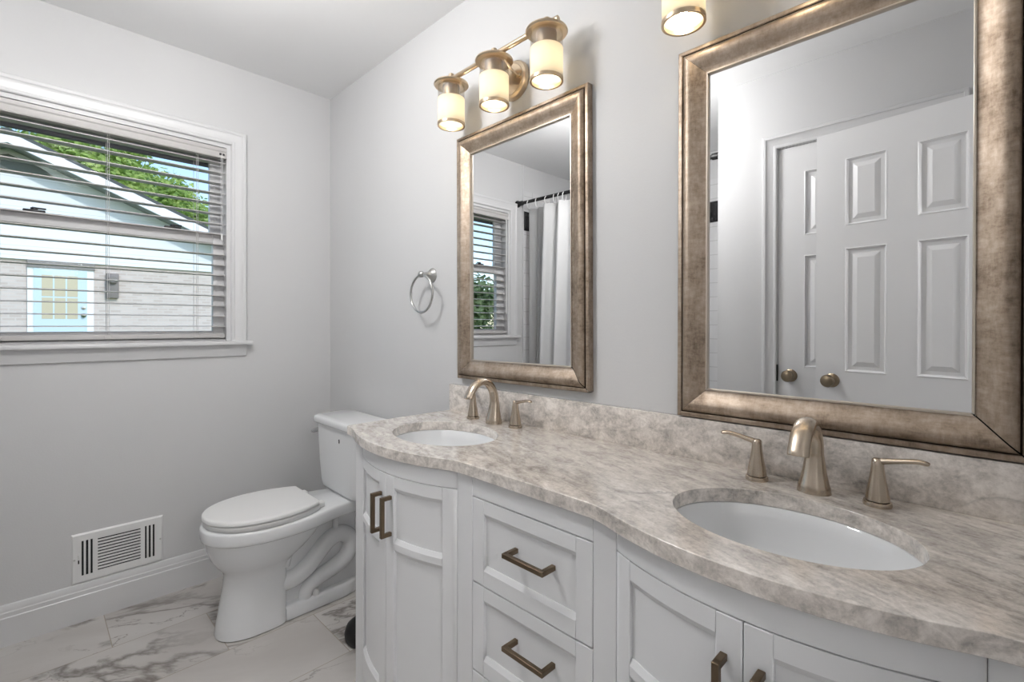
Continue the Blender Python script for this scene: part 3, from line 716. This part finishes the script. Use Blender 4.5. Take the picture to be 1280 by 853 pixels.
# black plunger cup, mostly behind the vanity
pl = thing('plunger', 'round black rubber plunger cup on the floor between toilet and vanity', 'plunger', (.905, -.27, 0))
b = MB(); b.lathe([(.070, 0), (.077, .010), (.079, .030), (.072, .052), (.050, .070), (.020, .082), (.001, .083)], 32); b.build('cup', 'rubber', pl)
b = MB(); b.lathe([(.008, .080), (.008, .40), (.008, .41), (.001, .412)], 16); b.build('stick', 'rubber', pl)

# ------------------------------------------------------------------ towel ring
tr = thing('towel_ring', 'round satin towel ring hanging from a wall post beside the far mirror', 'towel ring', (.955, 0, 1.402))
b = MB(); b.lathe([(.029, 0), (.029, -.004), (.025, -.009), (.017, -.016), (.011, -.026), (.009, -.040), (.0095, -.046)], 28, 'Y'); 
b.lathe([(.001, -.013), (.008, -.0115), (.0125, -.006), (.013, 0), (.0125, .006), (.008, .0115), (.001, .013)], 20, 'X', (-.0, -.055, 0)); b.build('post', 'satin', tr)
b = MB(); R = .0755
b.tube([(R*math.sin(2*PI*k/64), -.055, -.004-R+R*math.cos(2*PI*k/64)) for k in range(64)], .0048, 12, closed=True, up=Vector((0, 1, 0))); b.build('ring', 'satin', tr)

# ------------------------------------------------------------------ floor register on the wall
vt = thing('air_register', 'white metal air vent low on the wall under the window', 'vent', (0, -.912, .2535))
b = MB(); W2, H2 = .1505, .0995
def reg_ring(y0, y1, z0, z1, hole, x0, x1):
    pass
def plate_with_holes(b, ys, zs, holes, x0, x1):
    for i in range(len(ys)-1):
        for k in range(len(zs)-1):
            if (i, k) in holes: continue
            b.box((x0, ys[i], zs[k]), (x1, ys[i+1], zs[k+1]))
b.loft([[Vector((x, s1*(W2-i), s2*(H2-i))) for s1, s2 in ((-1, -1), (1, -1), (1, 1), (-1, 1))] for x, i in ((.0, 0), (.002, 0), (.007, .006), (.007, .0065))], cap=False)
ys = [-W2+.0065, -.119, -.085, -.069, .071, .086, .120, W2-.0065]; zs = [-H2+.0065, -.071, .069, H2-.0065]
plate_with_holes(b, ys, zs, {(1, 1), (3, 1), (5, 1)}, .004, .0071); b.build('face_plate', 'plastic', vt, smooth=False)
b = MB(); b.box((.0003, -W2+.01, -H2+.01), (.0012, W2-.01, H2-.01)); b.build('duct_opening', 'void', vt)
def slat_v(y): 
    b = MB(); b.box((.0014, y-.0035, -.071), (.0066, y+.0035, .069), .0008); b.build('louver', 'plastic', vt)
for y in (-.109, -.095, .096, .110): slat_v(y)
for k in range(12):
    z = -.0695 + .1375*k/11; b = MB(); b.box((.0014, -.069, z-.0036), (.0066, .071, z+.0036), .0008); b.build('louver', 'plastic', vt)
b = MB(); b.box((.0072, -.131, -.004), (.0095, -.125, .022), .0008).box((.0095, -.130, .004), (.018, -.126, .016), .001); b.build('damper_lever', 'plastic', vt)
b = MB(); b.box((.0071, -.130, -.020), (.0076, -.126, -.006)); b.build('lever_slot', 'dark', vt)
for y in (-.1405, .1405):
    b = MB(); b.lathe([(.0035, .007), (.0035, .0078), (.001, .0085)], 14, 'X', (0, y, -.002)); b.build('screw', 'satin', vt)

# ------------------------------------------------------------------ blind
bl = thing('window_blind', 'white horizontal slat blind lowered over the window with slats open', 'blind')
by0, by1, bx = WY0+.022, WY1-.022, -.030
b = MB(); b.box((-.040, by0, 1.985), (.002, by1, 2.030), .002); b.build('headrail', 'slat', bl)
b = MB(); va = [(-.002, 1.985), (.006, 1.985), (.008, 1.99), (.005, 1.998), (.005, 2.012), (.009, 2.018), (.011, 2.032), (-.002, 2.032)]
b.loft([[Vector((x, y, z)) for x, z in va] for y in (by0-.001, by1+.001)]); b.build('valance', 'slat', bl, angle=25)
nz = []; z = 1.965
while z > 1.17: nz.append(z); z -= .0487
for z in nz:
    b = MB(); N = 6
    prof = [(-.025+.05*k/N, .0020*(1-(2*k/N-1)**2)) for k in range(N+1)]
    ring = [(x, zz+.0016) for x, zz in prof] + [(x, zz-.0014) for x, zz in reversed(prof)]
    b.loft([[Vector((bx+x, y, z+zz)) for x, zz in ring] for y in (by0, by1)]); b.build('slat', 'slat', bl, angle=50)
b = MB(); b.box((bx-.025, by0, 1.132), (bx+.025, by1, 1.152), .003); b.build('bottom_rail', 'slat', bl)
for y in (-1.262, -.949, -.633):
    b = MB()
    for dx in (-.0265, .0265): b.tube([(bx+dx, y+(.006 if dx > 0 else 0), 1.142), (bx+dx, y+(.006 if dx > 0 else 0), 1.99)], .0009, 6)
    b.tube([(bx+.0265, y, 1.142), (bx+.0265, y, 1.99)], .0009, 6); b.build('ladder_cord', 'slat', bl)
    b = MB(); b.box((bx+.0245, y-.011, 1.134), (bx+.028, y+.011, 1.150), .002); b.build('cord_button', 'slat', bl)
b = MB()
for dy in (0, .006): b.tube([(.008, -.535+dy, 2.0), (.008, -.535+dy, 1.62)], .0011, 6)
b.lathe([(.001, 1.625), (.004, 1.622), (.005, 1.60), (.003, 1.592), (.001, 1.592)], 12, at=(.008, -.532, 0)); b.build('lift_cord', 'plastic', bl)
b = MB(); b.tube([(.007, -1.375, 1.985), (.009, -1.375, 1.28)], .004, 10); b.build('tilt_wand', 'plastic', bl)
for y in (-.525, -.538):
    b = MB(); b.box((.004, y-.004, 1.998), (.0115, y+.004, 2.006), .001); b.build('cord_guide', 'lockm', bl)

# ------------------------------------------------------------------ shower side, seen in the mirrors
RZ, RY = 2.125, -1.50
rod = thing('shower_rod', 'black shower rod spanning the tub alcove, seen in the far mirror', 'curtain rod')
b = MB(); b.lathe([(.0125, .01), (.0125, 1.545)], 20, 'X', (0, RY-.0, RZ)); b.build('rod', 'black', rod)
for x, d in ((0.0, 1), (AX, -1)):
    b = MB(); b.lathe([(.026, x), (.026, x+d*.010), (.019, x+d*.020), (.018, x+d*.055), (.013, x+d*.060)], 24, 'X', (0, RY, RZ)); b.build('flange', 'black', rod)
b = MB(); b.box((AX-.004, RY-.03, RZ-.03), (AX, RY+.03, RZ+.03), .002); b.build('end_plate', 'black', rod)
def drape(name, x0, x1, y, amp, waves, zt, zb, mat, label, lean=0):
    b = MB(); NX, NZ = 160, 14; g_ = []
    for k in range(NZ+1):
        f = k/NZ; z = zt + (zb-zt)*f; row = []
        for i in range(NX+1):
            s = i/NX; x = x0 + lean*f*(1-s) + (x1-x0)*s
            ph = 2*PI*waves*s
            yy = y + amp*(.75+.35*f)*(math.sin(ph) + .35*math.sin(ph*1.7+1.3))
            row.append(b.bm.verts.new((x + .012*math.sin(ph*2+.5)*f, yy, z)))
        g_.append(row)
    for k in range(NZ):
        for i in range(NX): b.bm.faces.new((g_[k][i], g_[k][i+1], g_[k+1][i+1], g_[k+1][i]))
    o = b.build(name, mat, None, angle=180)
    md = o.modifiers.new('thickness', 'SOLIDIFY'); md.thickness = .0015
    return tag(o, label, 'curtain')
drape('shower_liner', .075, .40, RY-.058, .014, 3.6, RZ-.045, .16, 'liner', 'thin greyish shower liner behind the white curtain, seen in the far mirror')
drape('shower_curtain', .275, .98, RY, .030, 5.5, RZ-.050, .14, 'curtain', 'gathered white shower curtain on the black rod, seen in the far mirror', lean=-.07)
ring_src = None
for k, x in enumerate((.12, .20, .30, .37, .42, .46, .56, .66, .78, .90)):
    if ring_src is None:
        b = MB(); b.tube([(0, .024*math.sin(2*PI*j/28), -.010+.030*math.cos(2*PI*j/28)) for j in range(28)], .0028, 8, closed=True, up=Vector((1, 0, 0)))
        ring_src = b.build('curtain_ring', 'plastic'); o = ring_src
    else:
        o = ring_src.copy(); COL.objects.link(o)
    o.location = (x, RY, RZ-.012); o.rotation_euler = (0, 0, random.uniform(-.4, .4))
    tag(o, 'white curtain ring hanging on the black shower rod', 'curtain ring', 'curtain rings on the shower rod')
tub = MB()
tub.box((.012, -1.66, 0), (AX-.012, -1.60, .40), .015).box((.012, BY+.012, 0), (AX-.012, BY+.08, .40), .015).box((.012, BY+.05, 0), (.10, -1.62, .40), .015).box((AX-.10, BY+.05, 0), (AX-.012, -1.62, .40), .015).box((.05, BY+.05, .0), (AX-.05, -1.62, .08))
tag(tub.build('bathtub', 'tub'), 'white alcove bathtub behind the shower curtain', 'bathtub')

# ------------------------------------------------------------------ added fill lamps (bathroom ceiling and hall, both out of frame)
def globe(name, label, mat, loc, r, drop):
    t = thing(name, label, 'light fixture', loc)
    b = MB(); b.lathe([(.075, 0), (.075, -.012), (.06, -.022), (.014, -.028), (.014, -(drop-r*.9)), (.05, -(drop-r*.92)), (.05, -(drop-r*.80))], 40); b.build('canopy', 'brass', t)
    b = MB(); b.lathe([(r*math.sin(PI*k/24), -drop+r*math.cos(PI*k/24)) for k in range(3, 25)], 48); b.build('globe', mat, t)
globe('added_ceiling_globe', 'white globe added on the bathroom ceiling above the view as fill light', 'fill_dome', (1.19, -1.0, H), .135, .27)  # invented lamp, added to lift the walls and ceiling
sc_ = thing('added_hall_globe', 'white globe added on the hall end wall behind the camera as fill light', 'light fixture', (HX, -.95, 1.78))  # invented lamp, added to brighten the window wall through the doorway
b = MB(); b.lathe([(.08, 0), (.08, -.012), (.02, -.018), (.02, -.06), (.05, -.064), (.05, -.075)], 32, 'X'); b.build('wall_plate', 'brass', sc_)
b = MB(); b.lathe([(.15*math.sin(PI*k/24), -.21+.15*math.cos(PI*k/24)) for k in range(2, 25)], 40, 'X'); b.build('globe', 'hall_fill_dome', sc_)

# ------------------------------------------------------------------ outside
gd = MB(); gd.add([(-60, -45, -.35), (-T, -45, -.35), (-T, 45, -.35), (-60, 45, -.35)], [(0, 1, 2, 3)]); struct(gd.build('ground', 'lawn'))
HXF = -11.6
hs = thing('neighbouring_house', 'white gabled house with pale brick base and blue door outside the window', 'house', (0, 0, 0))
ap_y, ap_z, ev_y, ev_z, ev_l = -1.44, 4.93, 2.62, 3.21, -5.5
sl_ = (ap_z-ev_z)/(ev_y-ap_y)
b = MB(); poly = [(-5.2, 2.53), (2.32, 2.53), (2.32, ap_z-sl_*(2.32-ap_y)-.06), (ap_y, ap_z-.06), (-5.2, ap_z-sl_*(ap_y+5.2)-.06)]
b.loft([[Vector((x, y, z)) for y, z in poly] for x in (HXF-.25, HXF)]); b.build('siding_gable', 'siding', hs)
b = MB(); b.box((HXF-7, -5.1, -.4), (HXF-.06, 2.25, 2.53)); b.build('brick_wall', 'brick', hs)
b = MB()
for s in (-1, 1):
    y1 = ev_y if s > 0 else ev_l
    z1 = ap_z - sl_*abs(y1-ap_y)
    b.loft([[Vector((x, ap_y, ap_z+.10)), Vector((x, y1, z1+.10)), Vector((x, y1, z1)), Vector((x, ap_y, ap_z))] for x in (HXF-7.3, HXF+.55)])
b.build('roof', 'shingle', hs)
for s in (-1, 1):
    y1 = ev_y if s > 0 else ev_l; z1 = ap_z - sl_*abs(y1-ap_y)
    b = MB(); b.loft([[Vector((x, ap_y, ap_z+.02)), Vector((x, y1, z1+.02)), Vector((x, y1, z1-.19)), Vector((x, ap_y, ap_z-.19))] for x in (HXF+.50, HXF+.56)]); b.build('rake_board', 'fascia', hs)
    b = MB(); b.loft([[Vector((x, ap_y, ap_z-.14)), Vector((x, y1, z1-.14)), Vector((x, y1, z1-.17)), Vector((x, ap_y, ap_z-.17))] for x in (HXF, HXF+.5)]); b.build('soffit', 'soffit', hs)
b = MB(); b.loft([[Vector((x, y, z)) for y, z in ((-2.1, 4.33), (-.78, 4.33), (-.95, 4.46), (-1.44, 4.64), (-1.93, 4.46))] for x in (HXF, HXF+.03)]); b.build('gable_louver', 'louver', hs)
hd = MB(); hd.box((HXF-.05, -1.17, .2), (HXF-.02, -.12, 2.40)); f_ = hd.build('door_frame', 'fascia', hs)
b = MB(); b.box((HXF-.06, -1.17, 2.38), (HXF+.02, -.10, 2.53)); b.build('lintel', 'lintel', hs)
b = MB(); b.box((HXF-.03, -1.075, .35), (HXF+.0, -.235, 2.36)); dd = b.build('house_door', 'bluedoor', hs)
for i in range(3):
    for k in range(2):
        y0 = -.955 + i*.198; z0 = 1.30 + k*.48
        b = MB(); b.box((HXF-.002, y0, z0), (HXF+.004, y0+.172, z0+.45)); b.build('pane', 'pane', dd)
b = MB(); b.lathe([(.045, HXF), (.045, HXF+.02), (.02, HXF+.04), (.035, HXF+.07), (.001, HXF+.09)], 16, 'X', (0, -.29, 1.38)).lathe([(.04, HXF), (.04, HXF+.02), (.001, HXF+.025)], 16, 'X', (0, -.29, 1.55)); b.build('knob', 'satin', dd)
b = MB(); b.box((HXF-.06, .09, 1.78), (HXF+.06, .31, 2.34), .02).lathe([(.09, HXF+.06), (.09, HXF+.14), (.07, HXF+.16), (.001, HXF+.16)], 24, 'X', (0, .2, 2.20)); b.build('electric_meter', 'meter', hs)

def tree(name, label, x, y, zc, r, nblob, nleaf, size, mat, z0=-.35, group='trees outside the window', squash=.8):
    t = thing(name, label, 'tree', (x, y, z0), group)
    b = MB(); hh = zc-z0
    b.tube([(0, 0, 0), (.05, .04, hh*.4), (-.05, .1, hh*.75), (0, 0, hh)], [.16*r/2, .12*r/2, .08*r/2, .03], 10, smooth=4); b.build('trunk', 'bark', t)
    vs, fs = [], []
    blobs = []
    for _ in range(nblob):
        a, e, d = random.uniform(0, 2*PI), random.uniform(-.9, 1), r*random.uniform(.25, .78)
        blobs.append((Vector((d*math.cos(a)*math.cos(e), d*math.sin(a)*math.cos(e), hh + d*math.sin(e)*squash)), r*random.uniform(.26, .46)))
    for k in range(nleaf):
        c, br = random.choice(blobs)
        n = Vector((random.gauss(0, 1), random.gauss(0, 1), random.gauss(0, 1))).normalized(); p = c + n*br*(random.random()**.4)
        u = Vector((random.gauss(0, 1), random.gauss(0, 1), random.gauss(0, .6))).normalized(); w = u.cross(n+Vector((.01, .02, .03))).normalized()
        s = size*random.uniform(.6, 1.3); i0 = len(vs)
        vs += [p-u*s, p+w*s*.5, p+u*s, p-w*s*.5]; fs.append((i0, i0+1, i0+2, i0+3))
    me = bpy.data.meshes.new('crown'); me.from_pydata(vs, [], fs); me.materials.append(M[mat]); o = bpy.data.objects.new('crown', me); COL.objects.link(o); o.parent = t
    return t
tree('leafy_tree', 'bright green tree behind the house, left of the gable peak', -21.5, -4.6, 6.2, 2.3, 22, 7000, .13, 'leaf')
tree('leafy_tree', 'bright green tree behind the middle of the gable roof', -20.8, .35, 6.8, 2.45, 30, 12000, .13, 'leaf')
tree('leafy_tree', 'bright green tree above the low end of the roof', -21.0, 5.3, 5.2, 2.4, 28, 9000, .13, 'leaf')
tree('leafy_tree', 'bright green tree farthest back, showing right of the gable slope', -26.5, 3.6, 7.0, 2.7, 30, 10000, .15, 'leaf')
tree('shrubby_tree', 'dark green shrub reflected in the far mirror, nearest the house', -10.4, -7.2, 1.3, 1.65, 22, 5200, .13, 'leafdark')
tree('shrubby_tree', 'dark green shrub reflected in the far mirror, farther from the house', -8.2, -10.6, 1.3, 1.65, 22, 5200, .13, 'leafdark')
tree('shrubby_tree', 'tall dark shrub behind the two reflected shrubs', -15.0, -12.6, 2.0, 2.6, 26, 6000, .17, 'leafdark')
